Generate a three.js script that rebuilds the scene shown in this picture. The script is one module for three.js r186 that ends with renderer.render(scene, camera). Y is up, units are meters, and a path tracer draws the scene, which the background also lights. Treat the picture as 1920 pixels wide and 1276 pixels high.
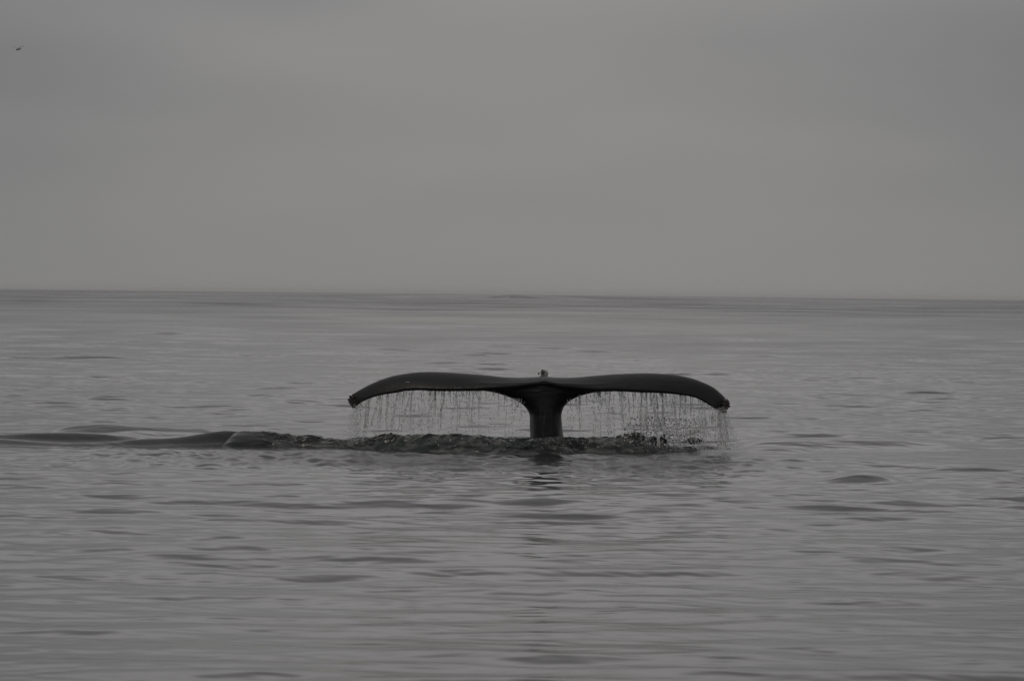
import * as THREE from 'three';
import { MarchingCubes } from 'three/addons/objects/MarchingCubes.js';
import { ImprovedNoise } from 'three/addons/math/ImprovedNoise.js';
import { mergeGeometries } from 'three/addons/utils/BufferGeometryUtils.js';

// ---------------------------------------------------------------- camera
const F = 7935, EYE = 1.85, DIST = 50;                 // focal length in photo pixels (1920 wide), metres above the sea, metres to the tail
const scene = new THREE.Scene();
const camera = new THREE.PerspectiveCamera(2 * Math.atan(638 / F) * 180 / Math.PI, 1920 / 1276, 0.5, 60000);
camera.position.set(0, EYE, DIST);
camera.rotation.x = -Math.atan(86.5 / F);
camera.rotateZ(0.627 * Math.PI / 180);
camera.focus = DIST - 0.3; camera.userData.fStop = 9;
camera.updateMatrixWorld(true);
camera.updateProjectionMatrix();

// ---------------------------------------------------------------- sky: flat grey overcast
const clamp = THREE.MathUtils.clamp, lerp = THREE.MathUtils.lerp, smooth = THREE.MathUtils.smoothstep;
const noise = new ImprovedNoise();
const SKYRISE = 0.25;
function fbm(x, y, z, n = 4) { let s = 0, a = 0.5; for (let i = 0; i < n; i++) { s += a * noise.noise(x, y, z); x *= 2.03; y *= 2.03; z *= 2.03; a *= 0.5; } return s; }
const az0 = (az) => { let a = (-Math.PI / 2 - az) * 180 / Math.PI; a = ((a + 540) % 360) - 180; return a; };
// soft darker patches: cloud, plus lens vignetting painted in by the wide pair ahead: [degrees right, degrees up, width, height, strength], some ahead, some elsewhere
const cloudsAndVignette = [[-3.2, 4.0, 1.5, 0.26, -0.10], [-10.5, 4.0, 6, 4, -0.32], [11.5, 3.5, 6.5, 4.2, -0.31], [14, 9, 9, 4, -0.06], [-34, 5, 8, 4, -0.26], [42, 4, 10, 3.5, -0.28], [78, 5, 9, 4, -0.26], [-62, 4, 9, 4, -0.28], [110, 5, 11, 3, -0.12], [-100, 8, 12, 4, -0.12], [150, 4, 9, 3.5, -0.27], [-140, 6, 11, 3, -0.13], [178, 9, 10, 4, -0.1]];
function skyTexture() {
  const W = 2048, H = 1024, d = new Float32Array(W * H * 4);
  for (let j = 0; j < H; j++) {
    const el = ((j + 0.5) / H - 0.5) * Math.PI, y = Math.sin(el), c = Math.cos(el);
    for (let i = 0; i < W; i++) {
      const az = ((i + 0.5) / W - 0.5) * 2 * Math.PI, x = c * Math.cos(az), z = c * Math.sin(az);
      const e = Math.max(el, 0);
      // broad banks and thin horizontal sheets of cloud, the same all round
      const bank = fbm(x * 5.3 + 3.1, y * 16 + 1.7, z * 5.3 + 8.2, 4), sheet = fbm(x * 12 + 7, y * 75, z * 12, 4);
      const left = -az0(az);                                   // degrees to the right of the view
      const cloudVignette = 0.12 * bank + 0.10 * sheet * Math.min(1, e * 26) + cloudsAndVignette.reduce((s, [a, h, wa, wh, f]) => s + f * Math.exp(-Math.pow((left - a) / wa, 2) - Math.pow((e * 57.3 - h) / wh, 2)), 0);
      const deg = e * 57.3, lift = 1 - Math.exp(-Math.pow(deg / 7, 1.6));   // bright band above the view, added to lighten the water, darker again higher up
      const L = 0.253 * (1 + 0.75 * Math.exp(-Math.pow((deg - 9) / 3.4, 2)) - 0.06 * smooth(deg, 13, 30) + SKYRISE * smooth(deg, 30, 80)) * (1 + cloudVignette);
      const cool = THREE.MathUtils.clamp(-0.3 * cloudVignette, -0.03, 0.06), k = (j * W + i) * 4;
      d[k] = L * (1.010 + 0.008 * lift - 0.3 * cool); d[k + 1] = L * (0.994 - 0.014 * lift); d[k + 2] = L * (0.960 + 0.044 * lift + 0.5 * cool); d[k + 3] = 1;
    }
  }
  const t = new THREE.DataTexture(d, W, H, THREE.RGBAFormat, THREE.FloatType);
  t.mapping = THREE.EquirectangularReflectionMapping; t.magFilter = t.minFilter = THREE.LinearFilter; t.wrapS = THREE.RepeatWrapping; t.needsUpdate = true;
  return t;
}
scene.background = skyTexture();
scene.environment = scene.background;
scene.fog = new THREE.FogExp2(0xdededf, 0.00003);

const sun = new THREE.DirectionalLight(0xfff4e6, 0.8);
sun.position.set(-30, 60, 25); sun.target.position.set(0, 0, 0);
sun.castShadow = true; sun.shadow.radius = 30; sun.shadow.mapSize.set(2048, 2048);
Object.assign(sun.shadow.camera, { left: -12, right: 12, top: 12, bottom: -12, near: 1, far: 200 });
scene.add(sun, sun.target);

const renderer = new THREE.WebGLRenderer({ antialias: true });
renderer.toneMapping = THREE.LinearToneMapping;
renderer.toneMappingExposure = 1.0;
renderer.shadowMap.enabled = true;

// ---------------------------------------------------------------- helpers
function rng(seed) { let s = seed >>> 0; return () => { s = (s + 0x6d2b79f5) | 0; let t = Math.imul(s ^ (s >>> 15), 1 | s); t = (t + Math.imul(t ^ (t >>> 7), 61 | t)) ^ t; return ((t ^ (t >>> 14)) >>> 0) / 4294967296; }; }
// the place seen at a photo pixel, d metres from the boat
function at(px, py, d) {
  const v = new THREE.Vector3(px / 960 - 1, 1 - py / 638, 0.5).unproject(camera).sub(camera.position);
  return v.multiplyScalar(d / -v.z).add(camera.position);
}
// smooth interpolation in a table of [x, y] rows
function curve(rows) {
  const n = rows.length, m = [];
  for (let i = 0; i < n; i++) {
    const a = rows[Math.max(0, i - 1)], b = rows[Math.min(n - 1, i + 1)];
    m.push((b[1] - a[1]) / (b[0] - a[0] || 1));
  }
  return (x) => {
    if (x <= rows[0][0]) return rows[0][1];
    if (x >= rows[n - 1][0]) return rows[n - 1][1];
    let i = 0; while (rows[i + 1][0] < x) i++;
    const h = rows[i + 1][0] - rows[i][0], t = (x - rows[i][0]) / h, t2 = t * t, t3 = t2 * t;
    return (2 * t3 - 3 * t2 + 1) * rows[i][1] + (t3 - 2 * t2 + t) * h * m[i] + (-2 * t3 + 3 * t2) * rows[i + 1][1] + (t3 - t2) * h * m[i + 1];
  };
}
const world = (rows, d) => rows.map(([px, py]) => { const p = at(px, py, d); return [p.x, p.y]; });
function tag(o, label, category, kind, group) { if (label) o.userData.label = label; if (category) o.userData.category = category; if (kind) o.userData.kind = kind; if (group) o.userData.group = group; return o; }
function mesh(name, geometry, material, parent) { const m = new THREE.Mesh(geometry, material); m.name = name; m.castShadow = m.receiveShadow = true; parent.add(m); return m; }

// ---------------------------------------------------------------- the sea
// ripples and swell: many small sine waves, by their slope
const R = rng(11), waves = [];
const NW = 200;
for (let i = 0; i < NW; i++) {
  const lam = 0.3 * Math.pow(60 / 0.3, (i + R()) / NW), k = 2 * Math.PI / lam;
  // the crests lie mostly across the view, the short ones in more directions
  const spread = lerp(1.3, 0.75, smooth(Math.log2(lam), 0.8, 4)), dir = Math.PI / 2 + 0.14 + spread * (R() + R() + R() - 1.5);
  const l = Math.log2(lam);
  const slope = 0.0138 * Math.exp(-Math.pow((l + 0.15) / 1.0, 2)) + 0.0028 * smooth(l, 0, 3) * (1 - 0.93 * smooth(l, 2.8, 4.4));
  waves.push({ kx: k * Math.cos(dir), kz: k * Math.sin(dir), k, a: slope / k * (0.6 + 0.8 * R()), p: R() * 6.283, far: 0.0072 * Math.exp(-Math.pow((l - 1.7) / 1.15, 2)) / slope });
}
// single swells that can be seen in the photograph: crest points [px, py, distance], how wide the near and the far face are
function ridge(points, near, far, fade = 0.3) {
  const w = points.map(([px, py, d]) => at(px, py, d)).sort((a, b) => a.x - b.x);
  return { y: curve(w.map((p) => [p.x, p.y])), z: curve(w.map((p) => [p.x, p.z])), x0: w[0].x, x1: w[w.length - 1].x, near, far, fade };
}
const ridges = [
  ridge([[-200, 826, 50.3], [-60, 822, 50.3], [0, 823.5, 50.1], [60, 827, 49.9], [103, 829, 49.8], [155, 830.5, 49.6], [200, 828.5, 49.9], [265, 822.5, 50.4], [330, 820, 50.7], [380, 814, 51], [426, 808, 51.3], [460, 812, 51.3], [500, 834, 51.2]], 0.19, 0.7, 0.2),
  ridge([[-260, 822, 51.1], [-100, 818, 51.1], [0, 816, 51.1], [60, 812.5, 51.0], [137, 811.5, 51.0], [190, 815, 51.0], [240, 821, 51.1], [330, 836, 51.2]], 0.24, 1.2, 0.4),
  ridge([[60, 803, 55], [110, 796, 55], [170, 791.5, 55], [220, 792, 55], [270, 796, 55], [330, 798, 55.2], [400, 801, 55.4], [470, 808, 55.5]], 0.5, 1.6, 0.5),
  ridge([[190, 817, 52], [250, 810.5, 52.2], [310, 809, 52.3], [370, 811, 52.3], [430, 816, 52.3]], 0.8, 1.3, 0.4),
  ridge([[1470, 905, 43.2], [1530, 899, 43.2], [1575, 889, 43.2], [1600, 884, 43.2], [1622, 882, 43.2], [1645, 884.5, 43.2], [1680, 894, 43.2], [1740, 905, 43.2]], 0.5, 0.7, 0.25),
  ridge([[1660, 930, 40.9], [1720, 917, 40.9], [1780, 915, 40.9], [1850, 920, 40.8], [1960, 930, 40.8]], 0.5, 0.8, 0.3),
  ridge([[1380, 850, 50.6], [1410, 841, 50.6], [1450, 838, 50.7], [1500, 843, 50.7], [1560, 850, 50.7]], 0.4, 0.9, 0.15),
  ridge([[1380, 826, 52.5], [1450, 821, 52.5], [1550, 821, 52.5], [1650, 824, 52.6], [1800, 829, 52.6]], 0.8, 1.6, 0.4),
  ridge([[860, 851, 48.6], [900, 846.5, 48.6], [960, 845, 48.6], [1000, 846.5, 48.6], [1060, 850, 48.6], [1120, 853, 48.6]], 0.1, 0.25, 0.1),
  ridge([[1500, 928, 40.2], [1600, 927, 40.2], [1720, 928, 40.2], [1850, 931, 40.2], [1990, 936, 40.2]], 0.35, 0.7, 0.3),
  ridge([[660, 1012, 32.5], [720, 1003, 32.5], [770, 998, 32.5], [830, 1000, 32.5], [900, 1008, 32.5]], 0.3, 0.5, 0.25),
  ridge([[240, 1042, 30.2], [330, 1042, 30.2], [400, 1042, 30.2], [440, 1040.5, 30.2], [500, 1044, 30.2], [580, 1052, 30.2]], 0.26, 0.45, 0.25),
];
function swell(x, z) {
  let h = 0;
  for (const r of ridges) {
    if (x < r.x0 - r.fade || x > r.x1 + r.fade) continue;
    const dz = z - r.z(x);
    if (dz > 6 * r.near || dz < -5 * r.far) continue;
    const q = dz > 0 ? dz / r.near : dz / r.far;
    const y = r.y(x) * smooth(x, r.x0 - r.fade, r.x0 + r.fade) * (1 - smooth(x, r.x1 - r.fade, r.x1 + r.fade));
    if (y > 0) h += y * Math.exp(-q * q);
  }
  return h;
}
// where the ripples are lively, where the water is slack
function gust(x, z) { return 0.93 + 0.34 * noise.noise(x * 0.13 + 5.2, 0.3, z * 0.05) + 0.34 * noise.noise(x * 0.42, 4.3, z * 0.16) - 0.38 * smooth(z, 19, 27); }
const sheltered = (x, z) => 1.0 - 0.72 * Math.exp(-Math.pow((z + 0.8) / 2.7, 2)) * (1 - smooth(Math.abs(x - 0.3), 5, 9));   // the whale has smoothed the water round it
function chop(x, z) {                                        // broken little ripples round the tail
  const m = smooth(z, 0.3, 1.2) * (1 - smooth(z, 4.2, 8)) * smooth(x, -7, -3) * (1 - smooth(x, 1.8, 4)) * 2.3;
  if (m <= 0) return 0;
  return m * (0.010 * noise.noise(x * 2.4, 1.1, z * 1.7) + 0.011 * noise.noise(x * 5.2, 7.7, z * 3.1) + 0.004 * noise.noise(x * 11, 3.7, z * 6));
}
function buildSea() {
  const zs = [];                                             // rows, close near the boat and the tail, wider towards the horizon
  for (let d = -80; d < 12; d += 4) zs.push(d);
  let d = 12;
  while (d < 25000) { zs.push(d); d += d < 44 ? 0.055 : d < 66 ? 0.075 : 0.075 * Math.pow(d / 66, 1.75); }
  zs.push(30000);
  const us = [];                                             // columns, even in the middle and far apart at the sides
  const NC = 560;
  for (let i = -NC / 2; i <= NC / 2; i++) us.push(i / (NC / 2));
  for (let i = 1; i <= 14; i++) { us.push(1 + 0.02 * (Math.pow(1.55, i) - 1)); us.unshift(-us[us.length - 1]); }
  const nr = zs.length, nc = us.length, pos = new Float32Array(nr * nc * 3), uv = new Float32Array(nr * nc * 2), uv1 = new Float32Array(nr * nc * 2), idx = new Uint32Array((nr - 1) * (nc - 1) * 6);
  let o = 0;
  for (let r = 0; r < nr; r++) {
    const dist = zs[r], z = DIST - dist, half = 0.165 * Math.max(Math.abs(dist), 18) + 0.6;
    const dz = r < nr - 1 ? zs[r + 1] - zs[r] : 5000, step = Math.max(dz, half * 2 / NC);
    const live = waves.filter((w) => w.k * step <= 2.4).map((w) => ({ kx: w.kx, b: w.kz * z + w.p, a: w.a * (1 + w.far * smooth(dist, 56, 130)) * Math.exp(-w.k * w.k * step * step * 0.35) }));
    for (let c = 0; c < nc; c++) {
      const x = us[c] * half, i = r * nc + c;
      let h = 0;
      if (Math.abs(us[c]) < 1.4) {
        for (const w of live) h += w.a * Math.sin(w.kx * x + w.b);
        h = h * sheltered(x, z) * clamp(gust(x, z), 0.4, 1.6) + (dist > 20 && dist < 64 ? swell(x, z) + chop(x, z) : 0);
      }
      pos[i * 3] = x; pos[i * 3 + 1] = h; pos[i * 3 + 2] = z;
      uv1[i * 2] = x / 10; uv1[i * 2 + 1] = z / 10; uv[i * 2] = x / 400; uv[i * 2 + 1] = clamp(dist / 2000, 0.001, 0.999);
      if (r && c) { const a = i - nc - 1, b = i - nc, e = i - 1; idx[o++] = a; idx[o++] = b; idx[o++] = e; idx[o++] = b; idx[o++] = i; idx[o++] = e; }
    }
  }
  const g = new THREE.BufferGeometry();
  g.setAttribute('position', new THREE.BufferAttribute(pos, 3)); g.setAttribute('uv', new THREE.BufferAttribute(uv, 2)); g.setAttribute('uv1', new THREE.BufferAttribute(uv1, 2)); g.setIndex(new THREE.BufferAttribute(idx, 1));
  g.computeVertexNormals();
  console.log('sea rows', nr, 'columns', nc, 'triangles', idx.length / 3);
  return g;
}
function roughTexture() {                                    // wind patches: where fine ripples roughen the surface, mostly far out
  const W = 512, H = 1536, d = new Uint8Array(W * H * 4);
  for (let j = 0; j < H; j++) for (let i = 0; i < W; i++) {
    const u = i / W * 2 * Math.PI, m = j / H * 2000, cu = Math.cos(u) * 6, su = Math.sin(u) * 6;
    const s = fbm(cu * 0.5 + 1.3, su * 0.5, m / 60, 4) + 0.7 * fbm(cu * 1.3, su * 1.3 + 5, m / 13, 3), lane = fbm(cu * 0.1 + 3, su * 0.1, Math.log(m + 20) * 13, 3);
    const far = smooth(m, 260, 620), xx = ((i + 0.5) / W * 400 + 200) % 400 - 200;
    const ruffled = smooth(xx, -4.2, -2.6) * (1 - smooth(xx, 2.2, 3.8)) * smooth(m, 43, 46.5) * (1 - smooth(m, 51, 53));   // pelted by the falling water
    const k = (j * W + i) * 4, g = clamp(Math.round(255 * (0.1 + 0.085 * s * (1 + 2.2 * smooth(m, 90, 240)) + 0.10 * ruffled + far * (0.12 + 0.26 * lane))), 12, 255);
    d[k] = d[k + 1] = d[k + 2] = g; d[k + 3] = 255;
  }
  const t = new THREE.DataTexture(d, W, H); t.wrapS = THREE.RepeatWrapping; t.wrapT = THREE.ClampToEdgeWrapping; t.magFilter = t.minFilter = THREE.LinearFilter; t.needsUpdate = true;
  return t;
}
function rippleTexture() {                                   // fine wind ripples of 15 to 45 cm, on a 10 m tile
  const N = 1024, h = new Float32Array(N * N), d = new Float32Array(N * N * 4), r = rng(77);
  for (let n = 0; n < 46; n++) {
    const lam = 0.16 * Math.pow(3, r()), a = Math.PI / 2 + 0.12 + 1.5 * (r() + r() + r() - 1.5), kx = Math.round(10 / lam * Math.cos(a)), ky = Math.round(10 / lam * Math.sin(a)), p = r() * 6.283, A = lam / 0.3;
    for (let j = 0; j < N; j++) for (let i = 0; i < N; i++) h[j * N + i] += A * Math.sin(2 * Math.PI * (kx * i + ky * j) / N + p);
  }
  for (let i = 0; i < N * N; i++) { d[i * 4] = d[i * 4 + 1] = d[i * 4 + 2] = clamp(0.5 + h[i] / 34, 0, 1); d[i * 4 + 3] = 1; }
  const t = new THREE.DataTexture(d, N, N, THREE.RGBAFormat, THREE.FloatType); t.wrapS = t.wrapT = THREE.RepeatWrapping; t.magFilter = t.minFilter = THREE.LinearFilter; t.channel = 1; t.needsUpdate = true;
  return t;
}
const seaMaterial = new THREE.MeshPhysicalMaterial({ color: new THREE.Color().setRGB(0.0155, 0.0165, 0.0165), bumpMap: rippleTexture(), bumpScale: 0.0062, roughness: 1, roughnessMap: roughTexture(), metalness: 0, ior: 1.333 });
const sea = mesh('sea', buildSea(), seaMaterial, scene);
tag(sea, 'calm grey sea with soft low swells reaching to the horizon', 'sea', 'structure');

// ---------------------------------------------------------------- the whale: tail stock and flukes as one surface
const whale = new THREE.Group(); whale.name = 'whale'; scene.add(whale);
tag(whale, 'black whale tail with spread drooping flukes rising out of the sea', 'whale');
const DT = 50.6, DL = 50.0;
const topTable = world([[655, 746], [662.7, 738.8], [680.4, 728.3], [703.3, 716.9], [730.4, 706.5], [755.4, 701.3], [780.4, 698.5], [817.9, 697.3], [859.6, 699.2], [901.3, 702.9], [942.9, 707.3], [974.2, 709], [1005.4, 707.5], [1018, 706.6], [1043.8, 708.5], [1072, 708.6], [1105, 705.7], [1142, 702.4], [1186, 700.2], [1218.8, 700], [1251.6, 701.7], [1284.4, 706.5], [1312.8, 714.8], [1339, 727.3], [1358.8, 745.5], [1366, 757]], DT);
const lowTable = world([[655, 757], [664.8, 763], [678.3, 754.4], [692.9, 747.5], [713.8, 741.9], [738.8, 737.7], [761.7, 733.3], [786.7, 732], [820, 733.3], [870, 733.2], [922, 731], [974, 727.3], [1003, 721.5], [1018, 718.5], [1030, 721], [1054.7, 727.3], [1087.5, 731.3], [1120, 733.8], [1153, 733.6], [1196.9, 735.6], [1240.6, 737.4], [1275.6, 741], [1306, 747], [1328, 757.5], [1343.5, 767.5], [1356.6, 772], [1366, 766]], DL);
const topAt = curve(topTable), lowAt = curve(lowTable);
const XL = at(656, 750, 50.4).x, XR = at(1365.5, 760, 50.4).x, XC = at(1018, 720, 50).x;
const stockL = curve(world([[996, 900], [994.5, 830], [993.5, 800], [992.5, 778], [988, 768], [982, 760.5], [972, 753], [960, 746.8], [945, 741.3], [925, 735.5], [895, 731]], 50.1).map(([x, y]) => [y, x]).sort((a, b) => a[0] - b[0]));
const stockR = curve(world([[1060, 900], [1057.5, 825], [1054.7, 805], [1053.2, 779], [1055, 770], [1058.5, 762], [1064.5, 755.5], [1072.2, 749.8], [1082, 745], [1094, 740.8], [1110, 736.8], [1140, 732]], 50.1).map(([x, y]) => [y, x]).sort((a, b) => a[0] - b[0]));
const YTOP = at(1018, 722, 50).y;
function flukeField(x, y, z) {                               // signed distance, roughly, in the slice across the fluke
  const s = clamp(x < XC ? (XC - x) / (XC - XL) : (x - XC) / (XR - XC), 0, 1.2);
  const rl = lerp(0.034, 0.02, s) * (0.55 + 0.45 * smooth(Math.abs(x - XC), 0.02, 0.35)), rt = 0.014;
  const zl = DIST - DL + 0.03 - 0.55 * s * s * s - 0.02 * s, zt = DIST - DT - 0.02 * s + 0.06 * Math.exp(-Math.pow(s / 0.05, 2)) + 0.12 * smooth(s, 0.1, 0.5) - 0.15 * s * s * s;
  const yl = lowAt(x) + rl, rise = topAt(x) - rt - yl, run = zt - zl;
  // the upper face starts steep at the leading edge and flattens towards the trailing edge
  let t = clamp((z - zl) / run, 0, 1), py = 0, pz = 0;
  for (let i = 0; i < 3; i++) {
    const q = 1 - t, dy = rise * 2.4 * Math.pow(q, 1.4);
    py = yl + rise * (1 - Math.pow(q, 2.4)); pz = zl + run * t;
    if (i < 2) t = clamp(t + ((y - py) * dy + (z - pz) * run) / (dy * dy + run * run), 0, 1);
  }
  let f = Math.hypot(z - pz, y - py) - lerp(rl, rt, t) - 0.012 * Math.sin(Math.PI * t);
  return f + Math.max(0, s - 1) * 1.5;
}
function stockField(x, y, z) {
  const yy = Math.min(y, YTOP), a = stockL(yy), b = stockR(yy), w = (b - a) / 2, c = (a + b) / 2;
  const up = smooth(yy, 0.35, YTOP);
  const depth = lerp(0.34, 0.16, up), zc = lerp(-0.3, -0.13, up);
  // an oval with a keel along its front
  const q = Math.abs(x - c) / w, zz = (z - zc) / depth;
  const keel = 1 + 0.08 * Math.exp(-Math.pow((x - c) / 0.07, 2)) * (zz > 0 ? 1 : 0);
  const f = (Math.pow(Math.pow(q, 2.2) + Math.pow(Math.abs(zz) / keel, 2.2), 1 / 2.2) - 1) * Math.min(w, depth);
  return Math.max(f, y - YTOP - 0.012);
}
function smin(a, b, k) { const h = Math.max(k - Math.abs(a - b), 0) / k; return Math.min(a, b) - h * h * k * 0.25; }
function whaleField(x, y, z) {
  const wob = 0.004 * noise.noise(x * 3.1, y * 5, z * 4) + 0.0016 * noise.noise(x * 11, y * 17 + 4, z * 13);
  const runnels = 0.007 * noise.noise(x * 15, y * 1.6, z * 5) * (1 - smooth(y, 0.4, 0.6));
  return smin(flukeField(x, y, z), stockField(x, y, z), 0.035) + wob + runnels;
}
function buildWhale() {
  const N = 160, lo = [XL - 0.08, -0.42, -1.05], hi = [XR + 0.08, 0.99, 0.16];
  const mc = new MarchingCubes(N, new THREE.MeshBasicMaterial(), false, false, 300000);
  mc.reset(); mc.isolation = 0;
  const P = (i, k) => lo[k] + (hi[k] - lo[k]) * i / N;
  for (let k = 0; k < N; k++) for (let j = 0; j < N; j++) for (let i = 0; i < N; i++) mc.field[i + j * N + k * N * N] = -whaleField(P(i, 0), P(j, 1), P(k, 2));
  mc.update();
  const n = mc.count, src = mc.positionArray, pos = new Float32Array(n * 3), nor = new Float32Array(n * 3), uv = new Float32Array(n * 2);
  const e = 0.004;
  for (let v = 0; v < n; v++) {
    const p = [0, 1, 2].map((k) => lo[k] + (hi[k] - lo[k]) * (src[v * 3 + k] + 1) / 2), [x, y, z] = p;
    const g = new THREE.Vector3(whaleField(x + e, y, z) - whaleField(x - e, y, z), whaleField(x, y + e, z) - whaleField(x, y - e, z), whaleField(x, y, z + e) - whaleField(x, y, z - e)).normalize();
    pos.set(p, v * 3); nor.set([g.x, g.y, g.z], v * 3);
    uv[v * 2] = (x - XL) / (XR - XL); uv[v * 2 + 1] = (y - 0.3 * z + 0.45) / 1.8;
  }
  const g = new THREE.BufferGeometry();
  g.setAttribute('position', new THREE.BufferAttribute(pos, 3)); g.setAttribute('normal', new THREE.BufferAttribute(nor, 3)); g.setAttribute('uv', new THREE.BufferAttribute(uv, 2));
  console.log('whale triangles', n / 3);
  return g;
}
function skinTextures() {
  const W = 2048, H = 1024, c = document.createElement('canvas'); c.width = W; c.height = H;
  const q = c.getContext('2d'), r = rng(5);
  q.fillStyle = '#151617'; q.fillRect(0, 0, W, H);
  for (let i = 0; i < 1500; i++) {                            // mottled, scratched skin
    q.fillStyle = r() < 0.5 ? 'rgba(8,8,9,0.11)' : 'rgba(58,60,60,0.06)';
    q.beginPath(); q.ellipse(r() * W, r() * H, 8 + r() * 70, 3 + r() * 14, 0, 0, 7); q.fill();
  }
  for (let i = 0; i < 170; i++) {
    q.strokeStyle = 'rgba(95,97,97,' + (0.05 + 0.16 * r()) + ')'; q.lineWidth = 0.6 + r() * 1.2;
    const x = r() * W, y = r() * H, a = r() * 0.5 - 0.25; q.beginPath(); q.moveTo(x, y); q.quadraticCurveTo(x + 30, y + 30 * a, x + 20 + r() * 80, y + 60 * a); q.stroke();
  }
  for (let i = 0; i < 26; i++) {                              // pale light streaks of running water, painted into the tail stock colour
    const x = W * (0.478 + 0.085 * r()), y = H * (0.42 + 0.2 * r()), l = H * (0.05 + 0.2 * r());
    q.strokeStyle = 'rgba(105,108,108,' + (0.1 + 0.28 * r()) + ')'; q.lineWidth = 1.2 + 2.6 * r(); q.beginPath(); q.moveTo(x, y); q.quadraticCurveTo(x + 6 * r() - 3, y + l * 0.5, x + 6 * r() - 3, y + l); q.stroke();
  }
  const t = new THREE.CanvasTexture(c); t.colorSpace = THREE.SRGBColorSpace; t.wrapS = t.wrapT = THREE.ClampToEdgeWrapping;
  const d = new Uint8Array(512 * 512 * 4);
  for (let j = 0; j < 512; j++) for (let i = 0; i < 512; i++) { const k = (j * 512 + i) * 4; d[k] = d[k + 1] = d[k + 2] = 128 + 150 * fbm(i * 0.07, j * 0.13, 2.2, 4); d[k + 3] = 255; }
  const b = new THREE.DataTexture(d, 512, 512); b.wrapS = b.wrapT = THREE.RepeatWrapping; b.repeat.set(4, 2); b.magFilter = THREE.LinearFilter; b.needsUpdate = true;
  return [t, b];
}
const [skinMap, skinBump] = skinTextures();
const skin = new THREE.MeshPhysicalMaterial({ map: skinMap, bumpMap: skinBump, bumpScale: 0.004, roughness: 0.4, metalness: 0, ior: 1.34 });
const tail = mesh('tail', buildWhale(), skin, whale);
tail.userData.label = 'smooth wet black tail stock and flukes';

// barnacles crusting both tips
function barnacle(r, h) {
  const g = new THREE.LatheGeometry([[r, 0], [r * 0.92, h * 0.35], [r * 0.7, h * 0.8], [r * 0.55, h], [r * 0.36, h * 0.92], [r * 0.25, h * 0.5], [0, h * 0.45]].map(([a, b]) => new THREE.Vector2(a, b)), 9);
  const p = g.attributes.position;
  for (let i = 0; i < p.count; i++) { const a = Math.atan2(p.getZ(i), p.getX(i)), f = 1 + 0.12 * Math.sin(a * 5); p.setX(i, p.getX(i) * f); p.setZ(i, p.getZ(i) * f); }
  g.computeVertexNormals();
  return g;
}
function barnacles(points, seed) {
  const r = rng(seed), list = [];
  for (const [px, py, d, n, spread] of points) for (let i = 0; i < n; i++) {
    const p = at(px + (r() - 0.5) * spread, py + (r() - 0.5) * spread, d + (r() - 0.3) * 0.12), s = 0.007 + 0.010 * r();
    const g = barnacle(s, s * (0.9 + 0.7 * r()));
    const out = new THREE.Vector3((px < 1000 ? -1 : 1) * (0.4 + r()), r() * 1.4 - 0.7, 0.2 + r()).normalize();
    g.applyQuaternion(new THREE.Quaternion().setFromUnitVectors(new THREE.Vector3(0, 1, 0), out)); g.translate(p.x, p.y, p.z); list.push(g);
  }
  return mergeGeometries(list);
}
const crust = new THREE.MeshStandardMaterial({ color: new THREE.Color().setRGB(0.042, 0.032, 0.033), roughness: 0.6 });
const bl = mesh('barnacle_cluster', barnacles([[661, 744, 50.45, 16, 9], [659, 752, 50.45, 20, 10], [663, 760, 50.4, 14, 9]], 3), crust, whale);
const br = mesh('barnacle_cluster', barnacles([[1361, 752, 50.5, 14, 8], [1361, 761, 50.45, 26, 12], [1356, 769, 50.4, 14, 10]], 4), crust, whale);
for (const b of [bl, br]) tag(b, b === bl ? 'reddish barnacle crust on the left fluke tip' : 'reddish barnacle crust on the right fluke tip', null, 'stuff');
const scar = mesh('scar', (() => { const g = new THREE.SphereGeometry(1, 14, 8); g.scale(0.024, 0.007, 0.012); return g; })(), new THREE.MeshStandardMaterial({ color: new THREE.Color().setRGB(0.26, 0.26, 0.26), roughness: 0.5 }), whale);
scar.userData.label = 'small pale scar on the left fluke';
{ // rest it on the skin where the photograph shows it
  let d = 49.9; const p0 = new THREE.Vector3(); for (; d < 51; d += 0.004) { p0.copy(at(765, 716.5, d)); if (whaleField(p0.x, p0.y, p0.z) < 0.002) break; }
  scar.position.copy(p0);
}

// ---------------------------------------------------------------- churned water in front of the tail
const crestTable = [[395, 836], [425, 822], [440, 809], [455, 805.5], [480, 806], [505, 808], [530, 813], [556, 818], [585, 817], [612, 822], [640, 823], [668, 822], [700, 818], [730, 814], [765, 817], [800, 815], [850, 816], [885, 815], [912, 820], [945, 823], [1000, 823], [1060, 821], [1110, 822], [1150, 821], [1185, 822], [1205, 825], [1230, 832], [1262, 836], [1300, 837.5], [1325, 835.5], [1342, 837], [1354, 843], [1375, 850]];
const crestAt = curve(crestTable);
const footAt = curve([[395, 838], [440, 837.5], [500, 838], [560, 838.5], [640, 840], [720, 843], [800, 847], [900, 850.5], [1000, 851], [1100, 850], [1200, 848.5], [1280, 847], [1345, 842], [1375, 845]]);
const horizon = (px) => 541 + 21 * px / 1920, crestD = (px) => EYE * F / (footAt(px) - horizon(px)) + 0.55;
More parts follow.
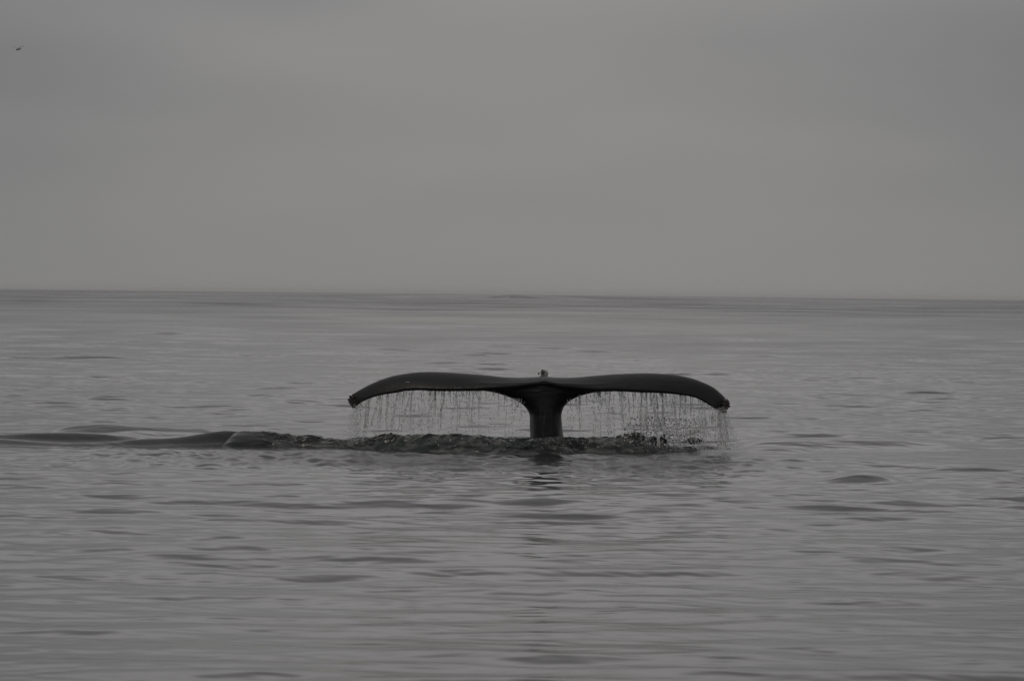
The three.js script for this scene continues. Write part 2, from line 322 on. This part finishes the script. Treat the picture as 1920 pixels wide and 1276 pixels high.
function buildBreaker() {
  const U = 1100, V = 84, pos = [], col = [], idx = [];
  const p = new THREE.Vector3();
  for (let i = 0; i <= U; i++) {
    const px = lerp(395, 1375, i / U), fd = EYE * F / (footAt(px) - horizon(px)) + 0.1 * noise.noise(px * 0.03, 3.3, 1.7), c = at(px, crestAt(px), crestD(px)), f = at(px, footAt(px), fd), H = Math.max(0.0, c.y + 0.03);
    const end = Math.min(smooth(px, 395, 430), 1 - smooth(px, 1345, 1375));
    for (let j = 0; j <= V; j++) {
      const v = j / V;                                        // near foot, crest, far foot
      let z, y;
      if (v < 0.72) { const t = v / 0.72, e = t * Math.PI / 2; z = lerp(f.z + 0.05, c.z, 1 - Math.cos(e)); z = lerp(f.z + 0.05, c.z, t * 0.75 + 0.25 * (1 - Math.cos(e))); y = -0.07 + (H + 0.04) * Math.pow(Math.sin(e), 1.05); }
      else { const t = (v - 0.72) / 0.28; z = c.z - 0.75 * t; y = -0.07 + (H + 0.04) * Math.cos(t * Math.PI / 2); }
      const x = c.x, hgt = clamp((y + 0.05) / (H + 0.02), 0, 1);
      // tumbling lumps: folded noise, finer towards the crest
      const wx = 0.12 * noise.noise(x * 3, y * 6, z * 3 + 9), wz = 0.12 * noise.noise(x * 3 + 20, y * 6, z * 3);
      const n1 = 1 - 2 * Math.abs(noise.noise(x * 2.6 + wx * 3, y * 6, z * 3.0 + wz)), n2 = 1 - 2 * Math.abs(noise.noise(x * 6 + wx * 7, y * 13 + 3 + wx * 5, z * 6 + 5)), n3 = noise.noise(x * 15 + wx * 9, y * 34, z * 16), n4 = noise.noise(x * 34, y * 70, z * 36);
      const calm = smooth(px, 450, 560);
      const lump = (0.040 * n1 * (0.25 + 0.75 * calm) + 0.024 * n2 * calm + 0.008 * n3 * (0.3 + calm) + 0.0022 * n4 * calm - 0.03) * hgt * end * clamp(H / 0.15, 0.12, 1);
      y = lerp(-0.1, y, end) + lump * 0.75; z += lump * 0.9 + 0.05 * n1 * hgt * end * clamp(H / 0.15, 0.12, 1);
      pos.push(x + 0.02 * n3 * hgt, y, z);
      // aerated water in streaks, and froth on the ribs of the lumps, more to the right under the falling water
      const milk = smooth(noise.noise(x * 2.1 + wx * 4, y * 9, z * 4) + 0.6 * noise.noise(x * 7 + wx * 8, y * 26, z * 9) + 0.3 * smooth(px, 940, 1120), -0.12, 0.7) * calm, green = smooth(noise.noise(x * 1.3 + 7, y * 4, 2), -0.3, 0.5);
      const froth = clamp((n2 * 0.5 + n3 * 1.1 + n4 * 1.3 - 0.9) * 1.5, 0, 1) * calm * lerp(0.5, 1, smooth(px, 900, 1200)) * (0.3 + 0.7 * hgt);
      const put = (a, m, f) => lerp(lerp(a, m, milk), f, froth);
      col.push(put(0.012 + 0.005 * green, 0.085, 0.32), put(0.0145 + 0.010 * green, 0.091, 0.33), put(0.014 + 0.0085 * green, 0.09, 0.33));
      if (i && j) { const b = i * (V + 1) + j, a = b - V - 1; idx.push(a - 1, b - 1, a, b - 1, b, a); }
    }
  }
  const g = new THREE.BufferGeometry();
  g.setAttribute('position', new THREE.Float32BufferAttribute(pos, 3)); g.setAttribute('color', new THREE.Float32BufferAttribute(col, 3)); g.setIndex(idx); g.computeVertexNormals();
  return g;
}
const breaker = mesh('breaking_wave', buildBreaker(), new THREE.MeshPhysicalMaterial({ vertexColors: true, roughness: 0.22, ior: 1.333 }), scene);
tag(breaker, 'dark churned ridge of water frothing along the foot of the whale tail', 'wave');

// ---------------------------------------------------------------- water running off the flukes
const waterMaterial = new THREE.MeshPhysicalMaterial({ color: new THREE.Color().setRGB(0.84, 0.85, 0.85), roughness: 0.08, ior: 1.333, transmission: 0.72, thickness: 0.02 });
const dropGeometry = new THREE.SphereGeometry(1, 10, 7);
function drops(name, list, material, parent, tones) {                // [point, radius, stretch]
  const m = new THREE.InstancedMesh(dropGeometry, material, list.length); m.name = name; m.castShadow = m.receiveShadow = true;
  const M = new THREE.Matrix4(), Q = new THREE.Quaternion(), S = new THREE.Vector3(), C = new THREE.Color();
  list.forEach(([p, r, st, lean], i) => { Q.setFromAxisAngle(new THREE.Vector3(0, 0, 1), lean || 0); m.setMatrixAt(i, M.compose(p, Q, S.set(r, r * st, r))); if (tones) m.setColorAt(i, C.setScalar(tones[i])); });
  parent.add(m); m.userData.kind = 'stuff';
  return m;
}
// one strand: a thread of beads, [px, py] along it
function strand(points, r0, seed, d) {
  const r = rng(seed), path = new THREE.CatmullRomCurve3(points.map(([px, py]) => at(px, py, d)));
  const len = path.getLength(), n = Math.max(8, Math.round(len / 0.006)), K = 7, pos = [], idx = [];
  const ph = r() * 50;
  for (let i = 0; i <= n; i++) {
    const t = i / n, c = path.getPointAt(t);
    c.x += 0.016 * noise.noise(ph, t * len * 7, 1.5) + 0.004 * noise.noise(ph, t * len * 31, 4.5); c.z += 0.008 * noise.noise(ph + 9, t * len * 11, 2.5);
    const bead = Math.max(0.16, 0.62 + 1.05 * noise.noise(ph, t * len * 26 + 3, 7.7) + 0.5 * noise.noise(ph, t * len * 60, 9.1));
    const rad = (r0 > 0.0062 ? 1.42 : 1.2) * r0 * bead * Math.min(1, (1 - t) * 12 + 0.05) * lerp(1.15, 0.9, t);
    for (let k = 0; k < K; k++) { const a = k / K * 2 * Math.PI; pos.push(c.x + rad * Math.cos(a), c.y, c.z + rad * Math.sin(a)); }
    if (i) for (let k = 0; k < K; k++) { const a = (i - 1) * K + k, b = (i - 1) * K + (k + 1) % K; idx.push(a, b, a + K, b, b + K, a + K); }
  }
  const g = new THREE.BufferGeometry(); g.setAttribute('position', new THREE.Float32BufferAttribute(pos, 3)); g.setIndex(idx); g.computeVertexNormals();
  return g;
}
const lowPixels = curve([[655, 757], [664.8, 763], [678.3, 754.4], [692.9, 747.5], [713.8, 741.9], [738.8, 737.7], [761.7, 733.3], [786.7, 732], [820, 733.3], [870, 733.2], [915, 733.5], [938.8, 739.8], [963.8, 749.2], [1072, 749.8], [1094, 740.4], [1120, 734.5], [1153, 733.6], [1196.9, 735.6], [1240.6, 737.4], [1275.6, 741], [1306, 747], [1328, 757.5], [1343.5, 767.5], [1356.6, 772], [1366, 766]]);
const edgeDistance = (px) => { const s = px < 1018 ? (1018 - px) / 362 : (px - 1018) / 347; return 50.02 + 0.5 * s * s * s; };
function curtain(label, x0, x1, long, counts, seed) {
  const g = new THREE.Group(); g.name = 'water_curtain'; scene.add(g); tag(g, label, 'falling water');
  if (x0 > 1000) g.name += '_001';
  const r = rng(seed);
  for (const [pts, rad] of long) { pts[0] = [pts[0][0], lowPixels(pts[0][0]) - 3]; mesh('water_strand', strand(pts, rad, Math.floor(r() * 1e6), edgeDistance(pts[0][0])), waterMaterial, g); }
  for (let i = 0; i < counts.short; i++) {                    // short drips along the whole edge
    const u0 = lerp(x0, x1, r()), px = u0 + 12 * noise.noise(u0 * 0.09, 2.2, seed), y = lowPixels(px), lean = (px - 1018) / 350 * 3 * r(), L = 5 + 48 * r() * r() * (0.4 + r());
    mesh('water_strand', strand([[px, y - 3], [px + lean * 0.5, y + L * 0.5], [px + lean, y + L]], 0.0035 + 0.0035 * r(), Math.floor(r() * 1e6), edgeDistance(px)), waterMaterial, g);
  }
  for (let i = 0; i < counts.fine; i++) {                     // thin broken threads that reach far down
    const v = Math.pow(r(), 0.7), u0 = x0 < 1000 ? lerp(x1, x0, v) : lerp(x0, x1, v), px = u0 + 14 * noise.noise(u0 * 0.08, 8.2, seed), y = lowPixels(px), lean = (px - 1018) / 350 * 9 * r() + 4 * (r() - 0.5), L = (834 - y) * (0.35 + 0.65 * r());
    mesh('water_strand', strand([[px, y - 3], [px + lean * 0.3 + 2 * (r() - 0.5), y + L * 0.35], [px + lean * 0.7 + 3 * (r() - 0.5), y + L * 0.7], [px + lean, y + L]], 0.0032 + 0.0026 * r(), Math.floor(r() * 1e6), edgeDistance(px)), waterMaterial, g);
  }
  const list = [];
  for (let i = 0; i < counts.drops; i++) {
    const s = Math.pow(r(), 0.72), u0 = x0 < 1000 ? lerp(x1, x0, s) : lerp(x0, x1, s), px = u0 + 9 * noise.noise(u0 * 0.11, 2.2, seed) + 5 * noise.noise(u0 * 0.31, 5.2, seed), y0 = lowPixels(px), y1 = 838;
    if (r() > 0.62 + 1.1 * noise.noise(px * 0.06, seed, 0.4) + 0.7 * noise.noise(px * 0.21, i % 97 * 0.02, 4.4)) continue;
    const py = lerp(y0, y1, Math.pow(r(), 0.85)), lean = (px - 1018) / 350, fall = (py - y0) / (y1 - y0);
    list.push([at(px + lean * 14 * fall * fall + (r() - 0.5) * 4, py, edgeDistance(px) - 0.1 + 0.3 * r()), 0.0021 + 0.0048 * Math.pow(r(), 2.4), 1 + 1.4 * r() * r(), (r() - 0.5) * 0.5]);
  }
  for (let i = 0; i < counts.mist; i++) {                     // fine spray off the tip
    const tip = x0 < 1000 ? 658 : 1362, side = x0 < 1000 ? -1 : 1, fall = r(), px = tip + side * (-9 + fall * 16 * (0.3 + r())) + (r() + r() - 1) * (9 + 24 * fall);
    list.push([at(px, lerp(764, 842, fall), 50.3 + 0.3 * r()), 0.0014 + 0.0022 * r(), 1.2 + r(), 0]);
  }
  drops('water_drops', list, waterMaterial, g);
  return g;
}
const zl = (x, y) => [620 + x / 4.8, 670 + y / 4.8], zr = (x, y) => [1000 + x / 4.571, 670 + y / 4.571];
curtain('curtain of water drops and strands falling from the left fluke', 668, 985, [
  [[zl(605, 330), zl(590, 400), zl(560, 520), zl(545, 650)], 0.011], [[zl(432, 360), zl(405, 450), zl(380, 540), zl(355, 640)], 0.012], [[zl(340, 385), zl(335, 470), zl(335, 560), zl(330, 660)], 0.008],
  [[zl(945, 320), zl(915, 420), zl(885, 520), zl(870, 660)], 0.011], [[zl(1020, 310), zl(1008, 400), zl(985, 480), zl(992, 590), zl(975, 690)], 0.011], [[zl(1095, 320), zl(1130, 390), zl(1098, 480), zl(1085, 620)], 0.007],
  [[zl(710, 320), zl(690, 400), zl(672, 500), zl(655, 600)], 0.009], [[zl(505, 350), zl(500, 450), zl(502, 560), zl(508, 650)], 0.007], [[zl(800, 310), zl(790, 400), zl(795, 520), zl(790, 660)], 0.007],
  [[zl(1145, 320), zl(1120, 400), zl(1170, 480), zl(1150, 610)], 0.006], [[zl(1340, 320), zl(1330, 400), zl(1340, 520)], 0.006], [[zl(270, 420), zl(265, 500), zl(262, 590)], 0.008], [[zl(650, 320), zl(645, 380), zl(640, 440)], 0.008], [[zl(880, 320), zl(880, 380), zl(870, 420)], 0.008],
], { short: 60, fine: 38, drops: 5200, mist: 1100 }, 21);
curtain('curtain of water drops and strands falling from the right fluke', 1062, 1352, [
  [[zr(850, 310), zr(860, 400), zr(850, 480), zr(815, 610)], 0.008], [[zr(925, 320), zr(922, 400), zr(916, 480), zr(918, 600)], 0.010], [[zr(1000, 320), zr(1015, 400), zr(1045, 470), zr(1065, 540)], 0.009], [[zr(1092, 310), zr(1108, 380), zr(1112, 480), zr(1110, 590)], 0.011],
  [[zr(1040, 310), zr(1020, 360), zr(1010, 420)], 0.009], [[zr(1130, 320), zr(1140, 400), zr(1160, 480)], 0.008], [[zr(1260, 340), zr(1262, 440), zr(1245, 620)], 0.008], [[zr(1300, 340), zr(1305, 420), zr(1298, 500)], 0.008], [[zr(1345, 350), zr(1350, 430), zr(1345, 520)], 0.008],
  [[zr(1455, 380), zr(1470, 480), zr(1485, 640)], 0.010], [[zr(1520, 420), zr(1530, 520), zr(1540, 640)], 0.009], [[zr(545, 300), zr(548, 380), zr(560, 480)], 0.006], [[zr(655, 300), zr(655, 380), zr(650, 480)], 0.006], [[zr(405, 330), zr(402, 370), zr(395, 410)], 0.005], [[zr(1580, 460), zr(1600, 560), zr(1620, 690)], 0.012], [[zr(1630, 470), zr(1655, 590), zr(1670, 720)], 0.012],
], { short: 62, fine: 46, drops: 7600, mist: 1900 }, 22);

// ---------------------------------------------------------------- splashes
{ // froth and drops thrown up along the churned ridge
  const r = rng(31), list = [], tones = [];
  for (let i = 0; i < 5200; i++) {
    const px = i < 2600 ? 450 + 930 * Math.pow(r(), 0.7) : 1255 + 85 * (r() + r() + r() - 1.5), heavy = smooth(px, 1150, 1200) * (1 - smooth(px, 1330, 1390)), up = Math.pow(r(), 1.7) * (5 + 56 * heavy);
    list.push([at(px, crestAt(px) + 4 - up + 8 * r(), crestD(px) - 0.4 + 0.6 * r()), 0.0016 + 0.006 * Math.pow(r(), 3), 1 + 1.2 * r(), r() * 3]);
    tones.push(r() < 0.05 + 0.38 * heavy ? 0.85 + 0.13 * r() : 0.05 + 0.2 * r());
  }
  const m = drops('spray', list, new THREE.MeshPhysicalMaterial({ color: 0xffffff, roughness: 0.2, ior: 1.333, transmission: 0.1, thickness: 0.01 }), scene, tones);
  tag(m, 'loose spray of droplets thrown up along the churned ridge', 'spray', 'stuff');
}
{ // dark lumps of water tossed up under the right fluke, seen through the spray
  const g = new THREE.Group(); g.name = 'tossed_splash'; const c = at(1240, 835, 49.7); g.position.copy(c); scene.add(g);
  tag(g, 'dark lumps of water tossed up under the right fluke', 'splash');
  const m = new THREE.MeshPhysicalMaterial({ color: new THREE.Color().setRGB(0.06, 0.068, 0.067), roughness: 0.3, ior: 1.333 });
  [[1190, 819, 17, 7], [1222, 826, 9, 7], [1244, 826, 5, 8], [1299, 826, 14, 5], [1162, 824, 12, 6]].forEach(([px, py, rx, ry], k) => {
    const q = new THREE.SphereGeometry(1, 40, 26), p = q.attributes.position, o = at(px, py, crestD(px) - 0.1).sub(c), u = 0.0063;
    for (let i = 0; i < p.count; i++) { const x = p.getX(i), y = p.getY(i), z = p.getZ(i), f = 0.9 + 0.7 * noise.noise(x * 1.5 + k * 5, y * 1.5, z * 1.5) + 0.5 * Math.abs(noise.noise(x * 3.5 + k * 5, y * 3.5, z * 3.5)) + 0.2 * noise.noise(x * 9 + k * 5, y * 9, z * 9); p.setXYZ(i, o.x + x * rx * u * f, o.y + y * ry * u * f, o.z + z * rx * u * 0.6 * f); }
    q.computeVertexNormals(); mesh('water_lump', q, m, g);
  });
}
{ // a gob of water leaping over the notch between the flukes
  const g = new THREE.Group(); g.name = 'water_splash'; const c = at(1017, 708, 50.9); g.position.copy(c); scene.add(g);
  tag(g, 'small grey gob of water leaping above the notch between the flukes', 'splash');
  const blob = (px, py, d, rx, ry, seed, name, mat) => {
    const q = new THREE.SphereGeometry(1, 26, 18), p = q.attributes.position, o = at(px, py, d).sub(c);
    for (let i = 0; i < p.count; i++) { const x = p.getX(i), y = p.getY(i), z = p.getZ(i), f = 1 + 0.35 * noise.noise(x * 1.6 + seed, y * 1.6, z * 1.6); p.setXYZ(i, o.x + x * rx * f, o.y + y * ry * f, o.z + z * rx * f); }
    q.computeVertexNormals(); return mesh(name, q, mat, g);
  };
  const dark = new THREE.MeshPhysicalMaterial({ color: new THREE.Color().setRGB(0.085, 0.09, 0.09), roughness: 0.4, ior: 1.333 }), pale = new THREE.MeshPhysicalMaterial({ color: new THREE.Color().setRGB(0.42, 0.43, 0.43), roughness: 0.45, ior: 1.333, transmission: 0.35, thickness: 0.02 });
  blob(1017.5, 697, 50.9, 0.024, 0.028, 1.3, 'water_lump', dark); blob(1017, 705, 50.88, 0.026, 0.022, 4.1, 'water_lump', dark); blob(1020.5, 701.5, 50.95, 0.042, 0.056, 7.7, 'water_film', pale); blob(1017, 708.5, 50.88, 0.062, 0.02, 2.2, 'water_film', pale); blob(1010.2, 700, 50.9, 0.009, 0.015, 9.9, 'water_drop', dark);
}

// ---------------------------------------------------------------- a far bird
{
  const D = 250, c = at(33, 92, D), g = new THREE.Group(); g.name = 'seabird'; g.position.copy(c); scene.add(g);
  tag(g, 'tiny dark seabird flying far off in the grey sky', 'bird');
  const m = new THREE.MeshStandardMaterial({ color: new THREE.Color().setRGB(0.34, 0.33, 0.33), roughness: 0.9 });
  const body = new THREE.SphereGeometry(1, 12, 8); body.scale(0.13, 0.075, 0.09); body.rotateZ(0.15); mesh('body', body, m, g);
  const head = new THREE.SphereGeometry(0.045, 10, 8); head.translate(0.15, 0.035, 0.03); mesh('head', head, m, g);
  for (const s of [-1, 1]) {
    const w = new THREE.BoxGeometry(0.42, 0.022, 0.13, 8, 1, 3), p = w.attributes.position;
    for (let i = 0; i < p.count; i++) { const t = (p.getX(i) + 0.21) / 0.42; p.setXYZ(i, s * t * 0.36, p.getY(i) * (1 - 0.6 * t) + 0.02 + 0.16 * Math.sin(t * 1.9) * (s > 0 ? 1 : 0.8), p.getZ(i) * (1 - 0.75 * t * t) - 0.07 * t); }
    w.computeVertexNormals(); mesh('wing', w, m, g);
  }
}

renderer.render(scene, camera);
